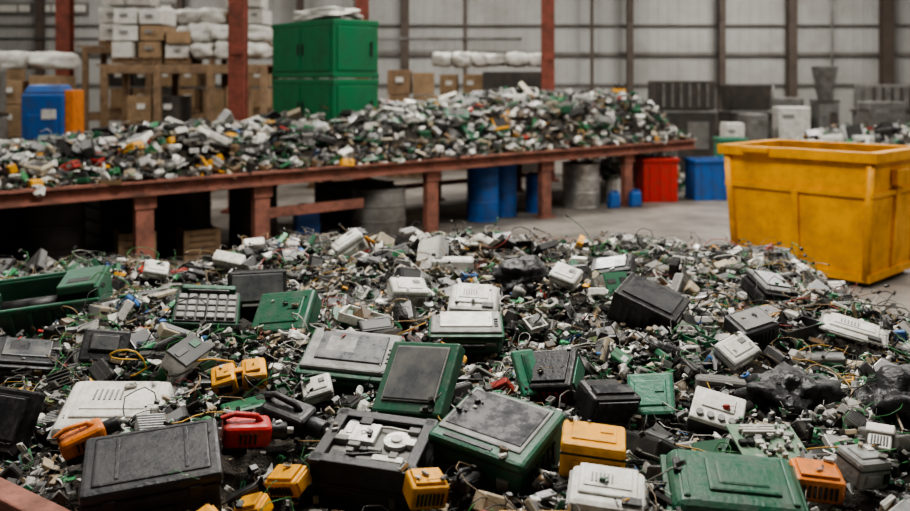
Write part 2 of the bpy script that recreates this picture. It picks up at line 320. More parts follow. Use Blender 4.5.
def gen(groups,n,pos,size,tilt,normals=None):
    w=np.array([g[1] for g in groups],float); w/=w.sum()
    idx=rng.choice(len(groups),n,p=w); out=[]
    for gi,(P,_,pk) in enumerate(groups):
        sel=np.where(idx==gi)[0]; k=len(sel)
        if k==0: continue
        yaw=rng.uniform(0,2*np.pi,k); ax=rng.uniform(0,2*np.pi,k); an=np.abs(rng.normal(0,tilt,k))
        Rz=np.zeros((k,3,3)); Rz[:,0,0]=np.cos(yaw);Rz[:,0,1]=-np.sin(yaw);Rz[:,1,0]=np.sin(yaw);Rz[:,1,1]=np.cos(yaw);Rz[:,2,2]=1
        a=np.stack([np.cos(ax),np.sin(ax),np.zeros(k)],1); K=np.zeros((k,3,3))
        K[:,0,1]=-a[:,2];K[:,0,2]=a[:,1];K[:,1,0]=a[:,2];K[:,1,2]=-a[:,0];K[:,2,0]=-a[:,1];K[:,2,1]=a[:,0]
        Ra=np.eye(3)[None]+np.sin(an)[:,None,None]*K+(1-np.cos(an))[:,None,None]*(K@K)
        T=Ra@Rz; s=size[sel][:,None]*rng.uniform(0.8,1.25,(k,3))
        V=np.einsum('kij,knj->kni',T,P['V'][None]*s[:,None,:])+pos[sel][:,None,:]
        nv=len(P['V'])
        lo=(P['l'][None]+(np.arange(k)*nv)[:,None]).ravel()
        pal=PAL[pk]; pw=np.array([q[1] for q in pal],float);pw/=pw.sum(); pc=np.array([q[0] for q in pal])
        C=np.zeros((k,5,4)); C[:,0,:3]=pc[rng.choice(len(pal),k,p=pw)]*rng.uniform(.65,1.2,(k,1))
        C[:,1,:3]=rng.uniform(.01,.05,(k,1)); g=rng.uniform(.25,.7,(k,1)); C[:,2,:3]=g; C[:,2,3]=rng.choice([0,.7],k)
        C[:,3,:3]=pc[rng.choice(len(pal),k,p=pw)]; C[:,4,:3]=rng.uniform(.03,.16,(k,1))*np.array([1,1.02,1.03])
        out.append((V.reshape(-1,3),lo,np.tile(P['t'],k),C[:,P['r'],:].reshape(-1,4),np.tile(P['s'],k)))
    return out
def build(name,chunks,parent=None):
    Vs=[];Ls=[];Ts=[];Cs=[];Ss=[];off=0
    for V,l,t,c,s in chunks:
        Vs.append(V);Ls.append(l+off);Ts.append(t);Cs.append(c);Ss.append(s);off+=len(V)
    V=np.concatenate(Vs).astype(np.float32);Lp=np.concatenate(Ls).astype(np.int32);T=np.concatenate(Ts).astype(np.int32);C=np.clip(np.concatenate(Cs),0,1).astype(np.float32);S=np.concatenate(Ss)
    me=bpy.data.meshes.new(name); me.vertices.add(len(V)); me.vertices.foreach_set("co",V.ravel())
    me.loops.add(len(Lp)); me.loops.foreach_set("vertex_index",Lp)
    me.polygons.add(len(T)); st=np.concatenate([[0],np.cumsum(T)[:-1]]).astype(np.int32)
    me.polygons.foreach_set("loop_start",st)
    me.update(calc_edges=True)
    me.polygons.foreach_set("use_smooth",S)
    a=me.attributes.new("Col","FLOAT_COLOR","FACE"); a.data.foreach_set("color",C.ravel())
    me.materials.append(M['debris']); me.update()
    o=bpy.data.objects.new(name,me); sc.collection.objects.link(o)
    if parent: o.parent=parent
    print(name,len(T)); return o
# ---------------------------------------------------------------- hero item models (origin at base centre, front = -y)
HERO=[]
def place(name,bm,mats,x,y,tilt=(0,0,0),dz=0.0,r=0.15,z=None):
    zz=float(hp(x,y)) if z is None else z
    HERO.append((x,y,r))
    return mk(name,bm,mats,(x,y,zz+dz),tuple(R(a) for a in tilt))
def lid_case(w,d,h,body=0,dark=1,trim=2):
    bm=bmesh.new()
    bx(bm,(0,0,h*0.35),(w*0.96,d*0.96,h*0.7),body,0.012)
    bx(bm,(0,0,h*0.70),(w*0.985,d*0.985,h*0.05),dark)
    bx(bm,(0,0,h*0.84),(w,d,h*0.24),body,0.014)
    bx(bm,(0,0,h*0.965),(w*0.84,d*0.8,h*0.05),body,0.008)
    for k in (-0.3,0.3): bx(bm,(w*k,-d*0.495,h*0.68),(w*0.09,0.018,h*0.22),dark,0.003)
    for k in (-0.25,0.25): bx(bm,(w*k,0,h*0.99),(0.012,d*0.7,0.008),body,0.002)
    bx(bm,(0,-d*0.49,h*0.4),(w*0.32,0.014,h*0.14),dark,0.004)
    bx(bm,(w*0.49,0,h*0.45),(0.018,d*0.4,h*0.12),dark,0.004); bx(bm,(-w*0.49,0,h*0.45),(0.018,d*0.4,h*0.12),dark,0.004)
    for i in (-1,1):
        for j in (-1,1): cy(bm,(i*w*0.38,j*d*0.36,-0.005),0.014,0.02,dark,8)
    return bm
def glass_top(w,d,h):
    bm=bmesh.new()
    bx(bm,(0,0,h*0.4),(w*0.94,d*0.94,h*0.8),0,0.014)
    bx(bm,(0,0,h*0.8),(w*0.96,d*0.96,0.012),1)
    bx(bm,(0,0,h*0.9),(w,d,h*0.2),0,0.014)
    bx(bm,(-w*0.03,d*0.04,h*1.0),(w*0.86,d*0.78,0.012),3,0.004)
    bx(bm,(-w*0.03,d*0.06,h*1.005+0.004),(w*0.8,d*0.66,0.008),2,0.003)
    bx(bm,(-w*0.1,-d*0.42,h*1.0),(w*0.5,d*0.05,0.008),1)
    for k in range(5): bx(bm,(w*0.47,-d*0.25+k*d*0.12,h*0.4),(0.01,d*0.05,h*0.45),1)
    bx(bm,(-w*0.12,-d*0.475,h*0.42),(w*0.45,0.012,h*0.3),1,0.004)
    bx(bm,(w*0.28,-d*0.475,h*0.42),(w*0.12,0.014,h*0.25),4,0.003)
    return bm
def open_printer(w,d,h):
    bm=bmesh.new(); t=0.02
    bx(bm,(0,0,h*0.3),(w,d,h*0.6),0,0.012)
    for a,b,c,e in ((0,d/2-t/2,w,t),(0,-d/2+t/2,w,t),(w/2-t/2,0,t,d),(-w/2+t/2,0,t,d)): bx(bm,(a,b,h*0.82),(c,e,h*0.46),0,0.006)
    for a,b,c,e in ((0,d/2-t,w*1.04,t*2),(0,-d/2+t,w*1.04,t*2),(w/2-t,0,t*2,d*1.04),(-w/2+t,0,t*2,d*1.04)): bx(bm,(a,b,h*1.04),(c,e,0.014),1,0.004)
    bx(bm,(0,0,h*0.88),(w*0.9,d*0.86,0.02),2,0.003)
    bx(bm,(-w*0.18,0.04,h*0.96),(w*0.35,d*0.35,0.03),3,0.004); cy(bm,(w*0.2,0.02,h*0.96),0.045,0.03,3,20); cy(bm,(w*0.2,0.02,h*1.0),0.02,0.03,4,12)
    bx(bm,(w*0.2,-d*0.28,h*0.96),(w*0.3,d*0.1,0.03),4,0.003); bx(bm,(-w*0.2,-d*0.33,h*0.96),(w*0.2,d*0.08,0.04),0,0.003)
    r=random.Random(4)
    for k in range(14): bx(bm,(r.uniform(-.4,.4)*w,r.uniform(-.36,.36)*d,h*0.96),(r.uniform(.02,.05),r.uniform(.015,.04),r.uniform(.02,.045)),r.choice((0,1,2,3,4)),0.002,seg=1)
    tube(bm,[(-w*.4,-d*.3,h*.95),(-w*.1,-d*.35,h*1.1),(w*.1,-d*.2,h*1.03),(w*.35,-d*.3,h*.96)],0.005,0,6)
    tube(bm,[(w*.4,d*.3,h*.95),(w*.1,d*.25,h*1.06),(-w*.1,d*.3,h*.98)],0.004,4,6)
    bx(bm,(0,-d*0.5,h*0.4),(w*0.7,0.012,h*0.3),1,0.004); bx(bm,(w*.3,-d*0.508,h*0.4),(w*0.06,0.012,h*0.2),2,0.002)
    return bm
def flat_player(w,d,h):
    bm=bmesh.new(); bx(bm,(0,0,h*0.5),(w,d,h),0,0.02,top=(0.94,0.94)); bx(bm,(0,0,h*0.42),(w*1.005,d*1.005,0.01),1)
    bx(bm,(0,0.02,h+0.002),(w*0.74,d*0.7,0.014),0,0.006); bx(bm,(0,0.03,h+0.01),(w*0.6,d*0.5,0.006),0,0.002)
    bx(bm,(-w*0.1,-d*0.5,h*0.5),(w*0.5,0.012,h*0.3),1,0.003); 
    for k in range(4): cy(bm,(w*0.24+k*0.025,-d*0.5,h*0.5),0.008,0.012,2,8,(R(90),0,0))
    for k in range(6): bx(bm,(-w*.2+k*w*.05,d*.1,h+.014),(w*.02,d*.2,.004),1)
    bx(bm,(w*0.3,-d*0.3,h+0.006),(0.06,0.03,0.006),2)
    return bm
def screen(w,h,t=0.05):
    bm=bmesh.new(); b=0.035
    bx(bm,(0,0,h/2),(w,t,h),0,0.01); bx(bm,(0,-t/2-0.002,h/2+0.01),(w-2*b,0.012,h-2*b),2,0.003); bx(bm,(0,-t/2-0.007,h/2+0.01),(w-2.4*b,0.01,h-2.4*b),1,0.003)
    bx(bm,(0,t/2+0.01,h/2),(w*0.6,0.04,h*0.6),2,0.01); bx(bm,(w*0.3,-t/2-0.004,0.018),(0.05,0.01,0.012),2)
    return bm
def key_machine(w,d,h):
    bm=bmesh.new(); bx(bm,(0,0,h*0.45),(w,d,h*0.9),0,0.014,top=(0.95,0.9)); bx(bm,(0,0,h*0.9),(w*0.9,d*0.82,0.016),1,0.004)
    for i in range(6):
        for j in range(4): bx(bm,(-w*0.36+i*w*0.145,-d*0.3+j*d*0.17,h*0.9+0.014),(w*0.115,d*0.13,0.018),2,0.003,seg=1)
    bx(bm,(0,d*0.42,h*0.98),(w*0.8,d*0.12,h*0.25),0,0.008); bx(bm,(0,d*0.36,h*1.0),(w*0.6,0.012,h*0.14),3)
    bx(bm,(0,-d*0.49,h*0.35),(w*0.6,0.014,h*0.3),1,0.003)
    return bm
def tv(w,d,h):
    bm=bmesh.new(); bx(bm,(0,0,h/2),(w,d*0.35,h),0,0.012); bx(bm,(0,d*0.35,h/2),(w*0.86,d*0.5,h*0.82),0,0.02); bx(bm,(0,-d*0.18,h*0.54),(w*0.86,0.012,h*0.72),1,0.004)
    bx(bm,(0,-d*0.18,h*0.08),(w*0.5,0.014,0.012),2); bx(bm,(0,0.02,h+0.004),(w*0.8,d*0.25,0.01),1)
    return bm
def lidded_printer(w,d,h):
    bm=bmesh.new(); bx(bm,(0,0,h*0.35),(w*0.93,d*0.93,h*0.7),0,0.02,top=(1.06,1.06)); bx(bm,(0,0,h*0.78),(w,d,h*0.14),0,0.012)
    bx(bm,(0,0.01,h*0.9),(w*0.94,d*0.9,h*0.14),2,0.01); bx(bm,(0.0,0.02,h*0.985),(w*0.7,d*0.62,0.012),3,0.004); bx(bm,(-w*0.12,0.03,h*1.0),(w*0.3,d*0.35,0.008),2,0.002)
    bx(bm,(0,-d*0.49,h*0.4),(w*0.5,0.03,h*0.22),1,0.006); bx(bm,(w*0.32,-d*0.49,h*0.5),(w*0.14,0.014,h*0.14),2,0.003)
    for k in range(4): bx(bm,(w*.4,-d*.2+k*d*.1,h*.975),(.02,.014,.008),1,.002,seg=1)
    return bm
def handle_box(w,d,h,handle=True):
    bm=bmesh.new(); bx(bm,(0,0,h*0.5),(w,d,h),0,0.014,seg=2); bx(bm,(0,0,h*0.72),(w*1.004,d*1.004,0.008),1)
    bx(bm,(-w*0.1,-d*0.5,h*0.42),(w*0.45,0.01,h*0.3),0,0.004); 
    for k in range(4): bx(bm,(w*0.25+k*w*0.05,-d*0.5,h*0.42),(w*0.02,0.012,h*0.35),1)
    if handle: tube(bm,[(-w*.25,0,h),(-w*.22,0,h+.02),(0,0,h+.025),(w*.22,0,h+.02),(w*.25,0,h)],0.008,0,8)
    else: bx(bm,(0,0,h),(w*.7,d*.6,.012),0,.005); bx(bm,(w*.2,d*.1,h+.006),(w*.2,d*.2,.008),2,.002)
    return bm
def clip_pair(w):
    bm=bmesh.new()
    for s in (-1,1):
        bx(bm,(s*w*0.26,0,w*0.2),(w*0.44,w*0.5,w*0.36),0,0.014,rot=(0,s*0.12,0),seg=2); bx(bm,(s*w*0.26,-w*0.25,w*0.22),(w*0.24,0.014,w*0.16),1,0.004); bx(bm,(s*w*0.26,0,w*0.39),(w*.26,w*.3,0.02),0,.004)
    bx(bm,(0,0,w*0.2),(w*0.2,w*0.3,w*0.2),1,0.008); bx(bm,(0,0,w*0.36),(w*0.5,w*0.12,w*0.05),0,0.006)
    return bm
def power_tool(w):
    bm=bmesh.new(); bx(bm,(0,0,w*0.3),(w*0.7,w*0.4,w*0.34),0,0.02,seg=3); cy(bm,(w*0.45,0,w*0.3),w*0.12,w*0.26,1,16,(0,R(90),0),bev=0.005)
    cy(bm,(w*0.62,0,w*0.3),w*0.05,w*0.12,2,12,(0,R(90),0)); tube(bm,[(-w*.3,0,w*.42),(-w*.36,0,w*.52),(-w*.2,0,w*.58),(w*.12,0,w*.54),(w*.2,0,w*.44)],w*.045,0,8)
    bx(bm,(-w*0.15,0,w*0.08),(w*0.36,w*0.28,w*0.16),1,0.01)
    for k in range(4): bx(bm,(-w*0.1+k*w*0.07,-w*0.205,w*0.3),(w*0.03,0.008,w*0.16),1)
    return bm
def board(w,d):
    bm=bmesh.new(); bx(bm,(0,0,0),(w,d,0.006),0); r=random.Random(5)
    for k in range(40): bx(bm,(r.uniform(-.44,.44)*w,r.uniform(-.44,.44)*d,0.01),(r.uniform(.03,.12)*w,r.uniform(.03,.12)*d,r.uniform(.008,.02)),r.choice((1,2,3,3,2)),0.001,seg=1)
    for k in range(10): cy(bm,(r.uniform(-.4,.4)*w,r.uniform(-.4,.4)*d,0.014),0.006,0.02,r.choice((2,3)),10)
    for k in range(3): bx(bm,(-w*0.1,d*(0.2+0.07*k),0.014),(w*0.5,0.008,0.02),3)
    return bm
def meter(w):
    bm=bmesh.new(); bx(bm,(0,0,0.035),(w,w*0.85,0.07),1,0.008); bx(bm,(0,0,0.075),(w*0.96,w*0.82,0.025),0,0.008); bx(bm,(0,w*0.1,0.09),(w*0.6,w*0.35,0.008),2,0.002)
    for k in range(4): cy(bm,(-w*0.3+k*w*0.2,-w*0.27,0.092),0.014,0.014,3,12)
    return bm
def big_case(w,d,h):
    bm=bmesh.new(); bx(bm,(0,0,h*0.25),(w*0.94,d*0.94,h*0.5),0,0.02,seg=3); bx(bm,(0,0,h*0.52),(w,d,h*0.1),0,0.01)
    bx(bm,(0,0,h*0.78),(w*0.97,d*0.97,h*0.46),0,0.03,seg=3,top=(0.88,0.86)); bx(bm,(w*.05,0,h*1.01),(w*0.5,d*0.5,0.02),0,0.008)
    bx(bm,(w*.05,0,h*1.05),(w*0.36,d*0.34,0.02),0,0.008)
    for k in (-0.36,0.38): bx(bm,(w*k,0,h*0.99),(w*0.05,d*0.7,0.016),0,0.006)
    for k in (-0.28,0.28): bx(bm,(w*k,-d*0.5,h*0.5),(w*0.1,0.025,h*0.4),0,0.006)
    tube(bm,[(-w*.13,-d*.48,h*.5),(-w*.12,-d*.56,h*.5),(w*.12,-d*.56,h*.5),(w*.13,-d*.48,h*.5)],0.01,1,8); bx(bm,(-w*0.4,d*0.1,h*1.0),(w*0.06,d*0.2,0.02),1,0.004)
    return bm
def green_hopper(w):
    bm=bmesh.new(); t=0.025; d=w*0.55; h=w*0.3
    bx(bm,(0,0,t/2),(w,d,t),0)
    bx(bm,(0,-d/2,h*0.45),(w,t,h*0.9),0,0.006); bx(bm,(0,d/2,h*0.6),(w,t,h*1.2),0,0.006); bx(bm,(-w/2,0,h*0.45),(t,d,h*0.9),0,0.006); bx(bm,(w/2,0,h*0.65),(t,d,h*1.3),0,0.006)
    bx(bm,(0,-d/2-0.01,h*0.88),(w*1.04,0.03,0.03),0,0.008); bx(bm,(0,d/2+0.01,h*1.2),(w*1.04,0.03,0.03),0,0.008)
    for k in range(6): bx(bm,(-w*0.4+k*w*0.16,-d/2-0.015,h*0.42),(0.02,0.02,h*0.75),0,0.004)
    bx(bm,(w*0.32,0,h*1.25),(w*0.34,d*0.9,0.05),0,0.01); bx(bm,(w*0.32,-d*0.2,h*1.32),(w*0.2,d*0.2,0.03),1,0.004); cy(bm,(-w*0.15,0,h*0.6),0.05,0.3,1,12,(0,R(90),0))
    return bm
def vent_box(w,d,h):
    bm=bmesh.new(); bx(bm,(0,0,h/2),(w,d,h),0,0.01); bx(bm,(0,0,h+0.004),(w*0.8,d*0.75,0.012),2,0.003)
    for k in range(7): bx(bm,(-w*0.33+k*w*0.11,-d*0.5,h*0.5),(w*0.05,0.012,h*0.5),1)
    bx(bm,(w*0.5,0,h*0.5),(0.012,d*0.7,h*0.7),3,0.003)
    return bm
def bag(sx,sy,sz,seed,amp=0.35):
    bm=bmesh.new(); blob(bm,(0,0,0),(sx,sy,sz),0,amp,1.8,4,seed,0.25); return bm
place("black_equipment_case",lid_case(.42,.31,.18),['dark','black','steel'],-.975,2.88,(12,-3,18),-0.03,.22)
place("white_disc_player",flat_player(.40,.34,.07),['white','grey','black'],-1.33,3.46,(14,3,8),0.02,.22)
place("flat_monitor",screen(.26,.24),['black','glass','dark'],-1.78,3.42,(-28,0,-20),0.0,.12)
place("flat_monitor",screen(.2,.15,.04),['dark','lcd','black'],-1.58,3.95,(-35,8,12),0.03,.1)
place("green_cash_register",key_machine(.33,.27,.18),['green','black','grey','lcd'],-1.26,4.46,(26,5,12),0.02,.19)
place("black_television",tv(.32,.28,.2),['black','lcd','grey'],-1.09,4.88,(-16,0,14),0.04,.18)
place("green_equipment_cover",handle_box(.3,.25,.12,False),['green','black','green'],-.83,4.47,(38,-8,-14),0.03,.17)
place("green_lidded_printer",lidded_printer(.42,.31,.16),['green','black','grey','lcd'],-.45,3.86,(18,4,-6),0.01,.23)
place("green_framed_monitor",screen(.31,.3,.06),['green','lcd','grey'],-.18,3.36,(-44,-6,-28),0.03,.16)
place("black_open_printer",open_printer(.36,.3,.18),['black','dark','machg','steel','white'],-.27,3.06,(12,2,-14),-0.01,.21)
place("green_flatbed_copier",glass_top(.37,.33,.18),['green','black','glass','grey','steel'],.155,3.08,(13,5,-32),0.01,.23)
place("yellow_battery_box",handle_box(.21,.16,.13,False),['yellow','black','yellow'],.455,2.95,(8,4,-10),0.03,.14)
place("yellow_twin_housing",clip_pair(.23),['yellow','black'],-.9,3.72,(22,-8,14),0.03,.13)
place("red_power_tool",power_tool(.24),['red','black','steel'],-.74,3.1,(10,6,20),0.03,.14)
place("orange_power_tool",power_tool(.22),['orange','black','steel'],-1.3,3.13,(10,-16,30),0.03,.12)
place("green_document_scanner",lidded_printer(.37,.26,.12),['green','black','grey','white'],.055,4.4,(10,0,0),0.02,.2)
place("white_paper_tray",flat_player(.26,.2,.05),['white','grey','black'],.1,4.68,(30,2,-6),0.09,.14)
place("black_vented_computer",vent_box(.33,.25,.18),['black','dark','dark','white'],.97,4.55,(14,20,-28),0.02,.19)
place("white_adapter_box",handle_box(.2,.14,.1,False),['white','grey','grey'],-.27,4.85,(24,6,18),0.05,.13)
place("white_adapter_box",handle_box(.2,.14,.12,False),['white','grey','grey'],-.66,5.75,(10,-30,20),0.05,.13)
place("green_tool_case",vent_box(.26,.2,.13),['black','red','dark','green2'],.43,3.83,(34,-10,-25),0.03,.16)
place("green_side_panel",screen(.1,.2,.04),['green2','green','green'],.33,3.72,(-40,0,20),0.02,.08)
place("green_battery_cover",handle_box(.19,.19,.05,False),['green2','black','green2'],.82,3.68,(42,-8,-16),0.05,.13)
place("white_test_meter",meter(.2),['white','black','white','grey'],1.01,3.43,(26,10,-22),0.04,.14)
place("circuit_board",board(.25,.18),['pcb','black','steel','white'],1.1,3.1,(22,4,10),0.06,.15)
place("black_projector",tv(.24,.2,.13),['black','glass','grey'],.61,3.6,(20,8,28),0.02,.15)
place("green_carry_case",big_case(.43,.31,.12),['green','black'],.87,2.78,(14,2,-8),0.01,.24)
place("white_modem_box",flat_player(.24,.19,.07),['white','grey','black'],.46,2.68,(14,3,-12),0.01,.14)
place("white_metal_panel",flat_player(.3,.16,.02),['white','grey','black'],1.9,4.22,(16,12,-24),0.07,.15)
place("orange_housing",vent_box(.15,.12,.08),['orange','black','orange','orange'],1.17,2.88,(10,4,-8),0.02,.1)
place("grey_junction_box",handle_box(.13,.12,.1,False),['grey','dark','white'],1.34,2.93,(10,4,20),0.02,.1)
place("green_feed_hopper",green_hopper(.6),['green','black'],-2.28,5.0,(8,-6,10),0.0,.3)
place("black_bin_bag",bag(.18,.15,.13,3),['blackbag'],1.36,3.58,(0,0,0),0.0,.17)
place("black_bin_bag",bag(.2,.18,.16,5),['blackbag'],1.75,3.42,(0,0,0),0.0,.18)
place("black_bin_bag",bag(.17,.14,.12,8),['blackbag'],.38,5.1,(0,0,0),0.03,.16)
place("yellow_twin_housing",clip_pair(.17),['yellow','black'],-.04,4.05,(30,25,-20),0.05,.1)
place("yellow_battery_pack",vent_box(.12,.1,.08),['yellow','black','yellow','yellow'],-.1,2.8,(12,6,20),0.09,.1)
place("black_motor",power_tool(.16),['black','dark','steel'],.03,2.82,(0,8,60),0.05,.08)
place("yellow_battery_pack",vent_box(.13,.09,.06),['yellow','black','yellow','yellow'],-.54,2.93,(20,-12,-30),0.06,.1)
place("yellow_twin_housing",clip_pair(.16),['yellow','black'],-.49,2.72,(25,0,10),0.03,.1)
place("yellow_battery_pack",vent_box(.1,.08,.05),['yellow','black','yellow','yellow'],-.76,2.68,(15,-20,40),0.05,.09)
place("yellow_battery_pack",vent_box(.1,.08,.06),['yellow','black','yellow','yellow'],-.63,2.82,(15,-20,-20),0.02,.07)
place("black_power_drill",power_tool(.28),['black','dark','steel'],-.62,3.3,(16,10,-24),0.0,.14)
place("grey_battery_charger",vent_box(.2,.16,.1),['dark','black','grey','dark'],1.4,4.2,(20,-10,20),0.04,.12)
place("black_printer",lidded_printer(.3,.24,.14),['black','dark','dark','lcd'],-2.1,4.3,(15,10,20),0.0,.18)
place("black_printer",lidded_printer(.28,.22,.13),['black','dark','dark','glass'],1.0,5.5,(18,-12,-20),0.02,.17)
place("black_printer",lidded_printer(.26,.22,.13),['black','dark','grey','lcd'],1.75,5.0,(24,12,24),0.02,.16)
place("white_router_box",handle_box(.17,.13,.06,False),['white','grey','grey'],1.25,3.95,(30,-14,30),0.05,.1)
place("white_router_box",handle_box(.16,.12,.07,False),['white','grey','grey'],.62,4.95,(30,14,-30),0.06,.1)
place("white_router_box",handle_box(.15,.12,.06,False),['white','grey','grey'],-1.9,5.6,(30,14,20),0.06,.1)
place("white_router_box",handle_box(.12,.1,.06,False),['white','grey','grey'],-.55,3.58,(30,-14,10),0.06,.08)
# ---------------------------------------------------------------- main heap
heap=empty("electronic_scrap_heap")
nx,ny=150,130; bm=bmesh.new(); xs=np.linspace(-5,4,nx); ys=np.linspace(0.9,8.3,ny); XX,YY=np.meshgrid(xs,ys)
ZZ=hp(XX,YY)-0.05+rng.normal(0,0.012,XX.shape); 
idx=[[bm.verts.new((XX[j,i],YY[j,i],max(ZZ[j,i],0.002))) for i in range(nx)] for j in range(ny)]
for j in range(ny-1):
    for i in range(nx-1):
        vs=(idx[j][i],idx[j][i+1],idx[j+1][i+1],idx[j+1][i])
        cx,cyy=XX[j,i],YY[j,i]
        if behind(cx,cyy)<0.0 and cx<0.2: continue
        if max(v.co.z for v in vs)<0.02: continue
        bm.faces.new(vs)
bmesh.ops.delete(bm,geom=[v for v in bm.verts if not v.link_faces],context='VERTS')
mk("heap_core",bm,['heap'],parent=heap)
H=np.array(HERO)
def scatter(n,x0,x1,y0,y1,clear=1.0,front=0.75):
    x=rng.uniform(x0,x1,n); y=rng.uniform(y0,y1,n); h=hp(x,y)
    ok=h>0.03
    ok&=~((( (x-DA.x)*dn.x+(y-DA.y)*dn.y)<0.08)&(x<0.2))
    d=np.hypot(x[:,None]-H[None,:,0],(y[:,None]-H[None,:,1])); ok&=~(d<H[None,:,2]*clear).any(1)
    d2=np.hypot(x[:,None]-H[None,:,0],(y[:,None]-(H[None,:,1]-H[None,:,2]*0.7))); ok&=~(d2<H[None,:,2]*clear*front).any(1)
    x=x[ok];y=y[ok]; return x,y,hp(x,y)
ch=[]
# small parts resting on top of the larger devices (dropped onto the real surfaces)
bpy.context.view_layer.update(); dg=bpy.context.evaluated_depsgraph_get(); pts=[]
for (hx,hy,hr_) in HERO:
    for k in range(int(10+60*hr_)):
        a=random.uniform(0,6.283); q=hr_*math.sqrt(random.random())*1.05
        px,py=hx+q*math.cos(a),hy+q*math.sin(a)
        hit,loc,nrm,_,ob,_=sc.ray_cast(dg,Vector((px,py,1.9)),Vector((0,0,-1)))
        if hit and nrm.z>0.75 and random.random()<(0.42 if q>hr_*.6 else .2): pts.append((loc.x,loc.y,loc.z+0.006))
pts=np.array(pts); n=len(pts); ch+=gen(tiny,n,pts,rng.uniform(.012,.042,n),0.25)
sel=pts[rng.random(n)<.12]; ch+=gen(cables,len(sel),sel+np.array([0,0,.006]),rng.uniform(.06,.14,len(sel)),0.12)
x,y,h=scatter(330,-4.5,3.3,2.0,6.6,1.35,1.1); n=len(x); sz=rng.uniform(.14,.25,n); ch+=gen(medium,n,np.stack([x,y,h+sz*0.06],1),sz,0.6)
x,y,h=scatter(900,-4.5,3.3,2.0,7.2,1.15,.9); n=len(x); sz=rng.uniform(.09,.16,n); ch+=gen(medium,n,np.stack([x,y,h+.015+sz*0.08],1),sz,0.7)
x,y,h=scatter(19000,-4.8,3.7,1.3,8.1,.85); n=len(x); sz=rng.uniform(.04,.12,n); ch+=gen(small,n,np.stack([x,y,h+rng.uniform(-.04,.035,n)],1),sz,0.7)
x,y,h=scatter(13000,-3.5,3.3,2.3,5.5,.75,.5); n=len(x); sz=rng.uniform(.02,.06,n); ch+=gen(tiny,n,np.stack([x,y,h+rng.uniform(.0,.05,n)],1),sz,0.8)
x,y,h=scatter(5200,-4.6,3.6,1.5,8,.85,.8); n=len(x); sz=rng.uniform(.1,.28,n); ch+=gen(cables,n,np.stack([x,y,h+rng.uniform(.0,.06,n)],1),sz,0.5)
x=rng.uniform(-4.8,4.6,420); y=rng.uniform(6.5,9.0,420); ok=(hp(x,y)<0.05)&(y<9.0-rng.uniform(0,1,420)) ; x=x[ok];y=y[ok];n=len(x)
ch+=gen(small,n,np.stack([x,y,np.full(n,0.02)],1),rng.uniform(.03,.1,n),0.3)
build("loose_debris",ch,heap)
bm=bmesh.new(); L=(DB-DA).length; ang=math.atan2(dd.y,dd.x)
bx(bm,(0,0,0.37),(L,0.03,0.74),0); bx(bm,(0,0,0.74),(L,0.09,0.07),0,0.008); bx(bm,(0,-0.03,0.12),(L,0.05,0.08),0,0.006)
for k in range(5): bx(bm,(-L/2+0.1+k*(L-0.2)/4,-0.04,0.37),(0.06,0.06,0.72),0,0.006)
mid=(DA+DB)/2; mk("rusted_steel_skip_edge",bm,['rustl'],(mid.x,mid.y,0),(0,0,ang))
# ---------------------------------------------------------------- sorting table
TA=Vector((-5.6,7.46)); TANG=math.atan2(8.71,10.1); tu=Vector((math.cos(TANG),math.sin(TANG))); tv_=Vector((-tu.y,tu.x)); TL,TD,TZ=13.1,2.8,1.04
def tp(s,t): p=TA+tu*s+tv_*t; return p.x,p.y
bm=bmesh.new()
bx(bm,(TL/2,TD/2,TZ-0.03),(TL,TD,0.04),1)
for t in (0.0,TD):
    bx(bm,(TL/2,t,TZ-0.015),(TL,0.13,0.03),0,0.004); bx(bm,(TL/2,t,TZ-0.15),(TL,0.13,0.03),0,0.004); bx(bm,(TL/2,t+(0.03 if t==0 else -0.03),TZ-0.08),(TL,0.04,0.12),0)
for s in (0,TL): bx(bm,(s,TD/2,TZ-0.08),(0.06,TD,0.15),0,0.004)
for s in (0.3,3.05,4.45,7.04,9.3,11.3,12.9):
    for t in (0.1,TD-0.1):
        if t>1 and s in (3.05,): continue
        if t<1 and s==12.9: t=1.3
        w=0.2 if t<1 else 0.14
        bx(bm,(s,t,(TZ-0.16)/2),(w,0.1,TZ-0.16),0,0.006); bx(bm,(s,t,0.015),(w*1.5,0.2,0.03),0)
        bx(bm,(s,t-0.06,TZ-0.24),(w*1.2,0.02,0.14),0)
    bx(bm,(s,TD/2,TZ-0.1),(0.08,TD,0.1),0)
bx(bm,(5.2,0.16,0.52),(1.5,0.06,0.12),0,0.004)
bx(bm,(10.2,TD-0.15,0.3),(4,0.06,0.08),0)
mk("rusted_sorting_table",bm,['rustl','mach'],(TA.x,TA.y,0),(0,0,TANG))
def ht(s,t):
    z=0.14+0.16*sst(2.5,6.5,s)+(0.20+0.28*sst(4.5,10,s))*np.sin(np.clip(t/TD,0,1)*np.pi)**0.8
    z=z+0.05*np.sin(s*2.1)+0.04*np.sin(s*4.7+t*3)
    ed=sst(-0.12,0.5,t)*sst(TD+0.1,TD-0.4,t)*sst(TL+0.25,TL-0.7,s)
    return z*ed
tj=empty("sorted_scrap_mound",(0,0,0))
bm=bmesh.new(); ns,nt_=90,26; g=[[None]*nt_ for _ in range(ns)]
for i in range(ns):
    for j in range(nt_):
        s=0.05+(TL-0.1)*i/(ns-1); t=0.05+(TD-0.1)*j/(nt_-1); px,py=tp(s,t); g[i][j]=bm.verts.new((px,py,TZ+max(0.0,float(ht(s,t))-0.06)))
for i in range(ns-1):
    for j in range(nt_-1): bm.faces.new((g[i][j],g[i+1][j],g[i+1][j+1],g[i][j+1]))
mk("mound_core",bm,['heap'],parent=tj)
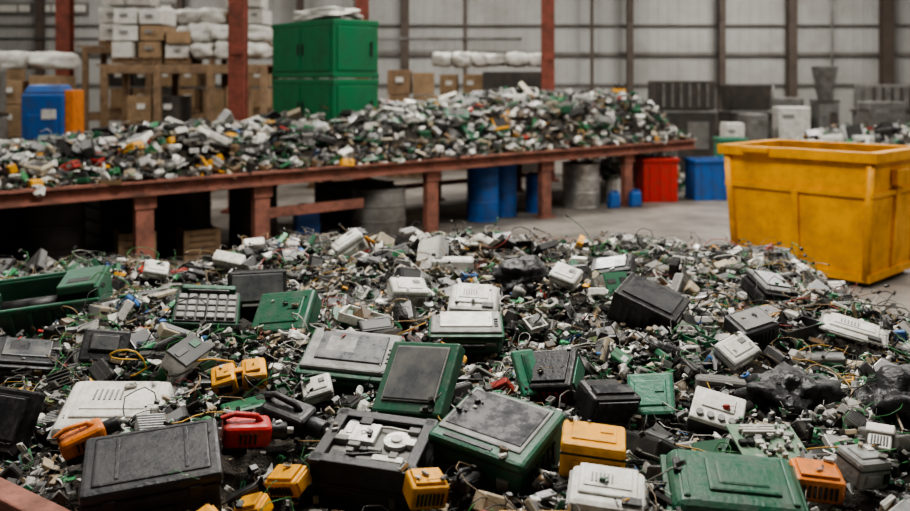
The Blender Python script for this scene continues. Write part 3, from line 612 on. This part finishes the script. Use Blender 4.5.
def tscat(n,s0=0,s1=TL+0.1,t0=-0.03,t1=TD):
    s=rng.uniform(s0,s1,n); t=rng.uniform(t0,t1,n)
    x=TA.x+tu.x*s+tv_.x*t; y=TA.y+tu.y*s+tv_.y*t
    return x,y,TZ+ht(s,t),s,t
ch=[]
x,y,z,s,t=tscat(8500); n=len(x); sz=rng.uniform(.06,.18,n); ch+=gen(small,n,np.stack([x,y,z+rng.uniform(-.04,.05,n)],1),sz,0.7)
x,y,z,s,t=tscat(450,0.3,TL-0.4,0.25,TD-0.2); n=len(x); sz=rng.uniform(.15,.32,n); ch+=gen(medium,n,np.stack([x,y,z+sz*.08],1),sz,0.6)
x,y,z,s,t=tscat(1000); n=len(x); sz=rng.uniform(.12,.34,n); ch+=gen(cables,n,np.stack([x,y,z+rng.uniform(0,.04,n)],1),sz,0.5)
n=700; s=rng.uniform(TL-0.1,TL+0.7,n); t=rng.uniform(0.6,TD,n); x=TA.x+tu.x*s+tv_.x*t; y=TA.y+tu.y*s+tv_.y*t
zz=np.maximum(0.03,(0.98-(s-TL)*1.3)*rng.uniform(.3,1,n)); ch+=gen(small,n,np.stack([x,y,zz],1),rng.uniform(.08,.2,n),0.8)
build("mound_debris",ch,tj)
# ---------------------------------------------------------------- green cabinet stack
c=Vector((-1.65,12.0))+tu*.375+tv_*.835
bm=bmesh.new()
for k in (-1,0,1): bx(bm,(0,k*.72,.13),(.75,.14,.22),0,.006)
for k in range(6): bx(bm,(-.33+k*.13,0,.255),(.11,1.66,.03),0,.003)
mk("timber_pallet",bm,['wood'],(c.x,c.y,TZ),(0,0,TANG))
for tier in (0,1):
    bm=bmesh.new(); L_,D_,Hh=0.75,1.67,0.82; 
    bx(bm,(0,0,Hh/2),(L_,D_,Hh-0.02),0,0.015)
    bx(bm,(0,0,0.04),(L_*1.02,D_*1.01,0.07),0,0.01); bx(bm,(0,0,Hh-0.05),(L_*1.02,D_*1.01,0.08),0,0.01)
    bx(bm,(0,-D_/2-0.008,Hh/2),(L_*0.84,0.02,Hh*0.74),0,0.008); bx(bm,(L_*0.32,-D_/2-0.025,Hh/2),(0.03,0.03,0.2),1,0.004)
    for k in (-1,1): bx(bm,(-L_/2-0.006,k*D_*0.235,Hh/2),(0.018,D_*0.44,Hh*0.76),0,0.006); bx(bm,(-L_/2-0.02,k*0.06,Hh/2),(0.025,0.025,0.16),1,0.003)
    for k in (-1,1):
        for q in (-1,1): bx(bm,(k*L_*0.46,q*D_*0.47,0.01),(0.08,0.08,0.03),1)
    mk("green_metal_cabinet",bm,['cabgreen','black'],(c.x,c.y,TZ+.275+tier*Hh),(0,0,TANG))
bm=bmesh.new(); blob(bm,(0,0,0.07),(0.34,0.6,0.1),0,0.2,1.5,4,2,0.5); mk("white_plastic_sack",bm,['bag'],(c.x+0.05,c.y,TZ+.275+1.66),(0,0,TANG))
# ---------------------------------------------------------------- yellow dumpster
bm=bmesh.new()
W,D,Hh,tw=1.62,1.25,1.38,0.05
def pt(u,v,z,inset=0):
    k=0.90+0.10*z/Hh; return Vector(((u*(W/2)*k)*(1) ,v*(D/2)*k,z))
def taper_box(z0,z1,gx=0,t=tw):
    t_=bmesh.new(); o=[];i_=[]
    for z in (z0,z1):
        o.append([t_.verts.new(pt(a,b,z)+Vector((a*gx,b*gx,0))) for a,b in ((-1,-1),(1,-1),(1,1),(-1,1))])
        i_.append([t_.verts.new(pt(a,b,z)+Vector((a*(gx-t),b*(gx-t),0))) for a,b in ((-1,-1),(1,-1),(1,1),(-1,1))])
    for k in range(4):
        q=(k+1)%4
        t_.faces.new((o[0][k],o[0][q],o[1][q],o[1][k])); t_.faces.new((i_[0][k],i_[1][k],i_[1][q],i_[0][q]))
        t_.faces.new((o[1][k],o[1][q],i_[1][q],i_[1][k])); t_.faces.new((o[0][k],i_[0][k],i_[0][q],o[0][q]))
    append(bm,t_)
taper_box(0.06,Hh-0.01); taper_box(Hh-0.10,Hh,0.07,0.12); taper_box(0.92,0.97,0.03,0.05); taper_box(0.06,0.14,0.03,0.05)
bx(bm,(0,0,0.09),(W*0.9,D*0.9,0.06),0)
bx(bm,(0,0,1.12),(W*0.92,D*0.92,0.04),1)
for k in (-0.98,0.98):
    for v in (-1,1):
        p0=pt(k,v,0.08);p1=pt(k,v,Hh-0.05); tube(bm,[p0,(p0+p1)/2,p1],0.045,0,6)
bx(bm,(0,-D/2*0.955,0.52),(0.07,0.05,0.85),0,0.006,rot=(R(4),0,0))
bx(bm,(-W*0.25,-D/2-0.08,Hh-0.03),(0.3,0.1,0.06),0,0.01)
for k in (-1,1):
    bx(bm,(W/2*0.96*k+0.0,0,0.62),(0.05,0.07,0.9),0,0.006,rot=(0,R(4)*k,0)); bx(bm,(k*(W/2+0.03),0,1.1),(0.08,0.3,0.16),0,0.01)
for a in (-1,1):
    for b in (-1,1): bx(bm,(a*W*0.36,b*D*0.36,0.03),(0.2,0.14,0.06),2,0.01)
th=math.atan2(-1.13,1.05); ld=Vector((math.cos(th),math.sin(th))); lp=Vector((-ld.y,ld.x))
c=Vector((3.07,10.02))+ld*W/2+lp*D/2
mk("yellow_dumpster",bm,['binyel','card','mach'],(c.x,c.y,0),(0,0,th))
# ---------------------------------------------------------------- under-table & floor items
def drum(name,x,y,r,h,mat,top='black'):
    bm=bmesh.new(); cy(bm,(0,0,h/2),r,h,0,32,bev=0.015)
    for z in (0.02,h*0.35,h*0.66,h-0.02): cy(bm,(0,0,z),r*1.025,0.03,0,32,bev=0.008)
    cy(bm,(r*0.5,0,h+0.01),0.035,0.03,1,12); cy(bm,(-r*0.4,0.1*r,h+0.01),0.02,0.03,1,12)
    mk(name,bm,[mat,top],(x,y,0))
drum("blue_plastic_drum",0.42,13.3,.24,.82,'blue'); drum("blue_plastic_drum",0.76,13.75,.2,.84,'blue'); drum("blue_plastic_drum",1.3,14.15,.17,.62,'blue')
drum("steel_drum",2.1,14.75,.31,.74,'steel'); drum("steel_drum",-1.03,12.0,.36,.66,'machg'); drum("steel_drum",-4.4,9.75,.3,.8,'mach'); drum("steel_drum",-3.4,11.2,.3,.8,'mach'); drum("steel_drum",-2.6,11.4,.3,.75,'mach')
def jerry(name,x,y,s,mat):
    bm=bmesh.new(); bx(bm,(0,0,s*0.42),(s*0.7,s*0.45,s*0.84),0,0.03,seg=3,top=(0.9,0.9)); cy(bm,(s*0.2,0,s*0.9),s*0.08,s*0.12,1,14)
    tube(bm,[(-s*.25,0,s*.84),(-s*.2,0,s*.95),(0,0,s*.96),(s*.06,0,s*.84)],s*.04,0,8); mk(name,bm,[mat,'blue'],(x,y,0),(0,0,0.4))
jerry("white_jerrycan",2.8,15.2,.5,'white'); jerry("blue_jerrycan",-1.95,11.6,.5,'blue'); jerry("blue_jerrycan",3.0,14.75,.3,'blue'); jerry("blue_jerrycan",2.62,14.6,.3,'blue')
def tote(name,x,y,w,d,h,mat,rz=0):
    bm=bmesh.new(); t=0.03
    for a,b,c_,e in ((0,d/2,w,t),(0,-d/2,w,t),(w/2,0,t,d),(-w/2,0,t,d)): bx(bm,(a*.95,b*.95,h/2),(c_,e,h),0,0.008)
    bx(bm,(0,0,0.03),(w*.95,d*.95,.04),0); 
    for a,b,c_,e in ((0,d/2,w*1.08,.06),(0,-d/2,w*1.08,.06),(w/2,0,.06,d*1.08),(-w/2,0,.06,d*1.08)): bx(bm,(a,b,h-.03),(c_,e,.06),0,0.01)
    for k in (-.3,0,.3): bx(bm,(w*k,-d/2*0.97,h*.45),(.04,.04,h*.8),0,.006)
    bx(bm,(0,0,h*.8),(w*.9,d*.9,.03),1)
    mk(name,bm,[mat,'mach'],(x,y,0),(0,0,rz))
tote("red_storage_bin",3.52,15.5,.62,.45,.76,'red',.15); tote("blue_storage_bin",4.5,15.75,.66,.5,.72,'blue',.1)
tote("green_storage_bin",5.35,17.2,.5,.45,1.0,'green2'); 
def crate(name,x,y,w,d,h,rz=0,mat='wood',z=0,slat=5):
    bm=bmesh.new(); bx(bm,(0,0,h/2),(w*.94,d*.94,h*.96),1)
    for k in range(slat):
        zz=h*(k+.5)/slat; 
        for q in (-1,1): bx(bm,(0,q*d*.49,zz),(w,.02,h/slat*.82),0,.003); bx(bm,(q*w*.49,0,zz),(.02,d,h/slat*.82),0,.003)
    for a in (-1,1):
        for b in (-1,1): bx(bm,(a*w*.47,b*d*.5,h/2),(.06,.03,h),0,.003)
    mk(name,bm,[mat,'mach'],(x,y,z),(0,0,rz))
crate("wooden_crate",-3.6,9.95,.36,.34,.42,.5); crate("wooden_crate",-3.05,10.5,.4,.3,.36,.6)
crate("shade_filler_crate",-5.3,10.3,1.1,.8,.8,.7,'mach'); crate("shade_filler_crate",-4.1,11.6,1.3,.7,.85,.7,'mach'); crate("shade_filler_crate",-5.6,8.9,.8,.6,.7,.7,'mach'); crate("shade_filler_crate",-1.5,13.2,1.0,.6,.6,.7,'mach')  # dark crates, like the rear dark drums, added to deepen under-table shade
# ---------------------------------------------------------------- background storage
def cardstack(name,x,y,w,d,lv,h,rz=0,z=0,mats=('card','wood','paper','wood')):
    bm=bmesh.new(); r=random.Random(int(x*100+y*7))
    for k in range(3): bx(bm,(0,-d*.4+k*d*.4,.05),(w,.09,.08),1)
    for k in range(5): bx(bm,(-w*.4+k*w*.2,0,.11),(w*.14,d,.025),1)
    n=max(1,round(w/.5))
    for l in range(lv):
        for i in range(n):
            ww=w/n; hh=h*r.uniform(.8,.98)
            bx(bm,(-w/2+ww*(i+.5)+r.uniform(-.04,.04),r.uniform(-.04,.04),.125+h*l+hh/2),(ww*r.uniform(.8,.97),d*.92,hh),0 if r.random()<.7 else 3,.01,rot=(0,0,r.uniform(-.06,.06)))
            bx(bm,(-w/2+ww*(i+.5),-d*.48,.125+h*l+hh*.6),(ww*.3,.02,hh*.2),2)
    mk(name,bm,mats,(x,y,z),(0,0,rz))
WB=('bag','wood','grey','card'); DB_=('card','wood','paper','mach')
cardstack("cardboard_box_stack",-.95,19.6,1.1,1.0,4,.56,.05); cardstack("cardboard_box_stack",.15,21.2,1.0,1.0,4,.54,-.1,0,DB_); 
cardstack("cardboard_box_stack",-7.6,16.0,1.2,.9,4,.52,.05,0,DB_); cardstack("cardboard_box_stack",-9.3,17.3,1.4,1.0,4,.6,0,0,DB_)
cardstack("cardboard_box_stack",-2.5,17.6,.8,.9,4,.5,.1)
def sacks(name,x,y,z,w,d,nx_,nz,sz,seed):
    bm=bmesh.new(); r=random.Random(seed)
    for k in range(nz):
        for i in range(nx_):
            ww=w/nx_; blob(bm,(-w/2+ww*(i+.5)+r.uniform(-.05,.05),r.uniform(-.05,.05),sz*(k+.5)+.1),(ww*.55,d*.5,sz*.55*r.uniform(.85,1.1)),r.choice((0,0,0,0,1)),.2,1.6,3,seed+i+k*7,.75)
    mk(name,bm,['bag','paper'],(x,y,z))
def rack(name,x,y,w,d,levels):
    bm=bmesh.new(); top=levels[-1]
    for a in (-w/2,-w/6,w/6,w/2):
        for b in (-d/2,d/2): bx(bm,(a,b,top/2),(.13,.1,top),0,.006)
    for z in levels:
        for b in (-d/2,d/2): bx(bm,(0,b,z-.07),(w+.1,.07,.15),0,.006)
        for k in range(9): bx(bm,(-w/2+w*k/8,0,z+.015),(w/8*.85,d,.03),0)
    mk(name,bm,['wood'],(x,y,0))
rack("timber_storage_rack",-5.1,17.2,3.0,1.1,(1.15,2.38))
cardstack("boxed_goods",-5.7,17.2,1.0,.9,1,.6,0,1.19,DB_); cardstack("boxed_goods",-4.4,17.2,.9,.9,1,.75,0,1.19,DB_); 
cardstack("boxed_goods",-6.05,17.2,.95,.9,3,.32,0,2.42,WB); sacks("wrapped_sacks",-4.35,17.2,2.42,1.4,.9,3,2,.33,9); cardstack("boxed_goods",-5.28,17.25,.5,.9,2,.26,0,2.42,WB)
sacks("wrapped_sacks",-7.6,16.0,2.22,1.2,.9,2,1,.3,21)
rack("timber_storage_rack",-6.5,21.5,4.5,1.1,(1.3,2.9)); sacks("wrapped_sacks",-6.4,21.5,2.94,1.8,.9,3,2,.4,31); cardstack("boxed_goods",-7.9,21.5,1.2,.9,3,.42,0,2.94,WB); cardstack("boxed_goods",-5.0,21.5,.9,.9,3,.4,0,2.94,WB); cardstack("boxed_goods",-5.0,21.5,1.2,.9,2,.5,0,1.34,DB_); cardstack("boxed_goods",-7.2,21.5,2.2,.9,2,.5,0,1.34,DB_)
sacks("wrapped_sacks",.15,21.2,2.32,1.3,.9,3,1,.36,41); sacks("wrapped_sacks",1.35,19.8,2.32,1.3,.9,3,1,.28,51)
def machine(name,x,y,w,d,h,mat='mach',acc='machg',kind=0):
    bm=bmesh.new()
    bx(bm,(0,0,h*.32),(w,d,h*.64),0,.02); bx(bm,(0,0,h*.66),(w*1.05,d*1.05,.06),1,.01)
    if kind==0:
        bx(bm,(-w*.1,0,h*.83),(w*.75,d*.8,h*.3),0,.02,top=(1.15,1.1)); cy(bm,(w*.4,0,h*.8),w*.09,h*.34,1,16)
    elif kind==1:
        bx(bm,(0,0,h*.85),(w*.5,d*.5,h*.36),0,.01,top=(1.9,1.9))
    else: 
        bx(bm,(0,0,h*.84),(w*.96,d*.9,h*.32),0,.02)
        for k in range(6): bx(bm,(-w*.36+k*w*.144,-d*.46,h*.84),(w*.04,.04,h*.26),1,.004)
    bx(bm,(w*.2,-d*.5,h*.4),(w*.35,.04,h*.3),1,.01); bx(bm,(-w*.28,-d*.5,h*.45),(w*.2,.05,h*.14),2,.005)
    for k in range(5): bx(bm,(-w*.4+k*w*.06,-d*.5,h*.2),(w*.03,.03,h*.16),1)
    for a in (-1,1): bx(bm,(a*w*.4,0,.04),(.1,d*1.1,.08),1)
    mk(name,bm,[mat,acc,'lcd'],(x,y,0))
machine("shredder_machine",1.35,19.8,1.5,1.0,2.3,'mach','mach',2); machine("shredder_machine",5.3,20.8,1.4,1.0,2.1,'mach','machg',2); machine("granulator_machine",7.2,21.6,1.2,1,2.05,'mach','machg',0)
machine("hydraulic_baler",9.4,22.5,.5,.6,2.4,'machg','mach',1); machine("granulator_machine",8.4,22.8,1.2,.8,1.7,'machg','mach',0); machine("granulator_machine",11.2,22.8,1.6,.8,2.0,'machg','mach',2)
machine("electrical_cabinet",-7.9,14.9,.5,.5,2.3,'machg','mach',2); machine("electrical_cabinet",-8.9,15.4,.9,.5,2.2,'machg','machg',2)
bm=bmesh.new(); bx(bm,(0,0,.95),(.6,.6,1.8),0,.03); bx(bm,(0,0,1.92),(.56,.56,.12),0,.02,top=(.8,.8)); bx(bm,(0,-.31,1.2),(.42,.03,.7),0,.01); bx(bm,(.36,0,1.35),(.12,.5,1.1),1,.01); bx(bm,(.1,-.33,1.55),(.2,.03,.14),2,.005); bx(bm,(0,0,.04),(.66,.66,.08),3)
for k in range(4): bx(bm,(-.05,-.33,1.0+.06*k),(.3,.02,.03),3)
mk("blue_compressor_cabinet",bm,['blue','orange','white','mach'],(-6.05,13.2,0.06),(0,0,.1))
def appliance(name,x,y,w,d,h,rz=0,mat='white'):
    bm=bmesh.new(); bx(bm,(0,0,h/2+.03),(w,d,h-.06),0,.02); bx(bm,(0,0,h*.9),(w*1.02,d*1.02,.05),0,.01); bx(bm,(0,-d*.5,h*.5),(w*.85,.03,h*.6),0,.01); bx(bm,(w*.34,-d*.53,h*.55),(.03,.04,h*.25),1,.005); bx(bm,(-w*.2,-d*.5,h*.86),(w*.35,.04,h*.06),1); bx(bm,(0,0,.03),(w*.9,d*.9,.06),1)
    mk(name,bm,[mat,'grey'],(x,y,0),(0,0,rz))
appliance("white_appliance",7.75,20.4,.7,.6,1.5,-.1); appliance("grey_appliance",6.75,20.1,.5,.6,1.35,.1,'machg'); appliance("grey_appliance",10.2,21.2,.9,.6,1.6,.1,'machg'); appliance("white_appliance",5.95,19.0,.4,.45,1.2)
bm=bmesh.new(); cy(bm,(0,0,.9),.16,1.8,0,20,bev=.02); cy(bm,(0,0,1.85),.1,.12,1,14); cy(bm,(0,0,.03),.22,.06,1,20); mk("yellow_gas_bottle",bm,['yellow','black'],(3.7,20,0.12))
rb=empty("sorted_scrap_heap"); 
def hr(x,y): return 1.12*np.exp(-((x-8.8)/2.7)**4-((y-17.8)/1.6)**2)+0.05*np.sin(x*5)*np.exp(-((x-8.8)/2.6)**4)
bm=bmesh.new(); g=[[bm.verts.new((5.8+6.2*i/39,15.2+4.4*j/29,max(.0,float(hr(5.8+6.2*i/39,15.2+4.4*j/29))-.04))) for j in range(30)] for i in range(40)]
for i in range(39):
    for j in range(29): bm.faces.new((g[i][j],g[i+1][j],g[i+1][j+1],g[i][j+1]))
mk("heap_core_b",bm,['heap'],parent=rb)
n=3600; x=rng.uniform(5.8,11.8,n); y=rng.uniform(15.6,19.4,n); z=hr(x,y); ok=z>.08; x,y,z=x[ok],y[ok],z[ok]; n=len(x)
ch=gen(small,n,np.stack([x,y,z],1),rng.uniform(.1,.24,n),.7); k=110; x,y,z=x[:k],y[:k],z[:k]; ch+=gen(medium,k,np.stack([x,y,z+.05],1),rng.uniform(.25,.5,k),.5); build("heap_debris_b",ch,rb)
# ---------------------------------------------------------------- lights
def area(name,x,y,sx,sy,p,z=7.2,col=(1,.965,.9)):
    l=bpy.data.lights.new(name,'AREA'); l.shape='RECTANGLE'; l.size=sx; l.size_y=sy; l.energy=p; l.color=col
    o=bpy.data.objects.new(name,l); sc.collection.objects.link(o); o.location=(x,y,z)
    bm=bmesh.new(); bx(bm,(0,0,0),(sx+.1,sy+.1,.06)); mk("ceiling_light_fixture",bm,['machg'],(x,y,z+.08))
for y,ps in ((5.0,(150,620,330)),(13,(260,430,520)),(21.5,(300,360,560))):
    for x,p in zip((-9,0,9),ps): area("unseen_overhead_lamp",x,y,2.4,3.2,p)  # unseen lamps and housings added overhead; uneven powers give the light direction
w=bpy.data.worlds.new("world"); sc.world=w; w.use_nodes=True; w.node_tree.nodes["Background"].inputs[0].default_value=(.7,.75,.8,1); w.node_tree.nodes["Background"].inputs[1].default_value=.3
sc.view_settings.exposure=0.3
try: sc.view_settings.look='AgX - Medium High Contrast'
except Exception as e: print(e)
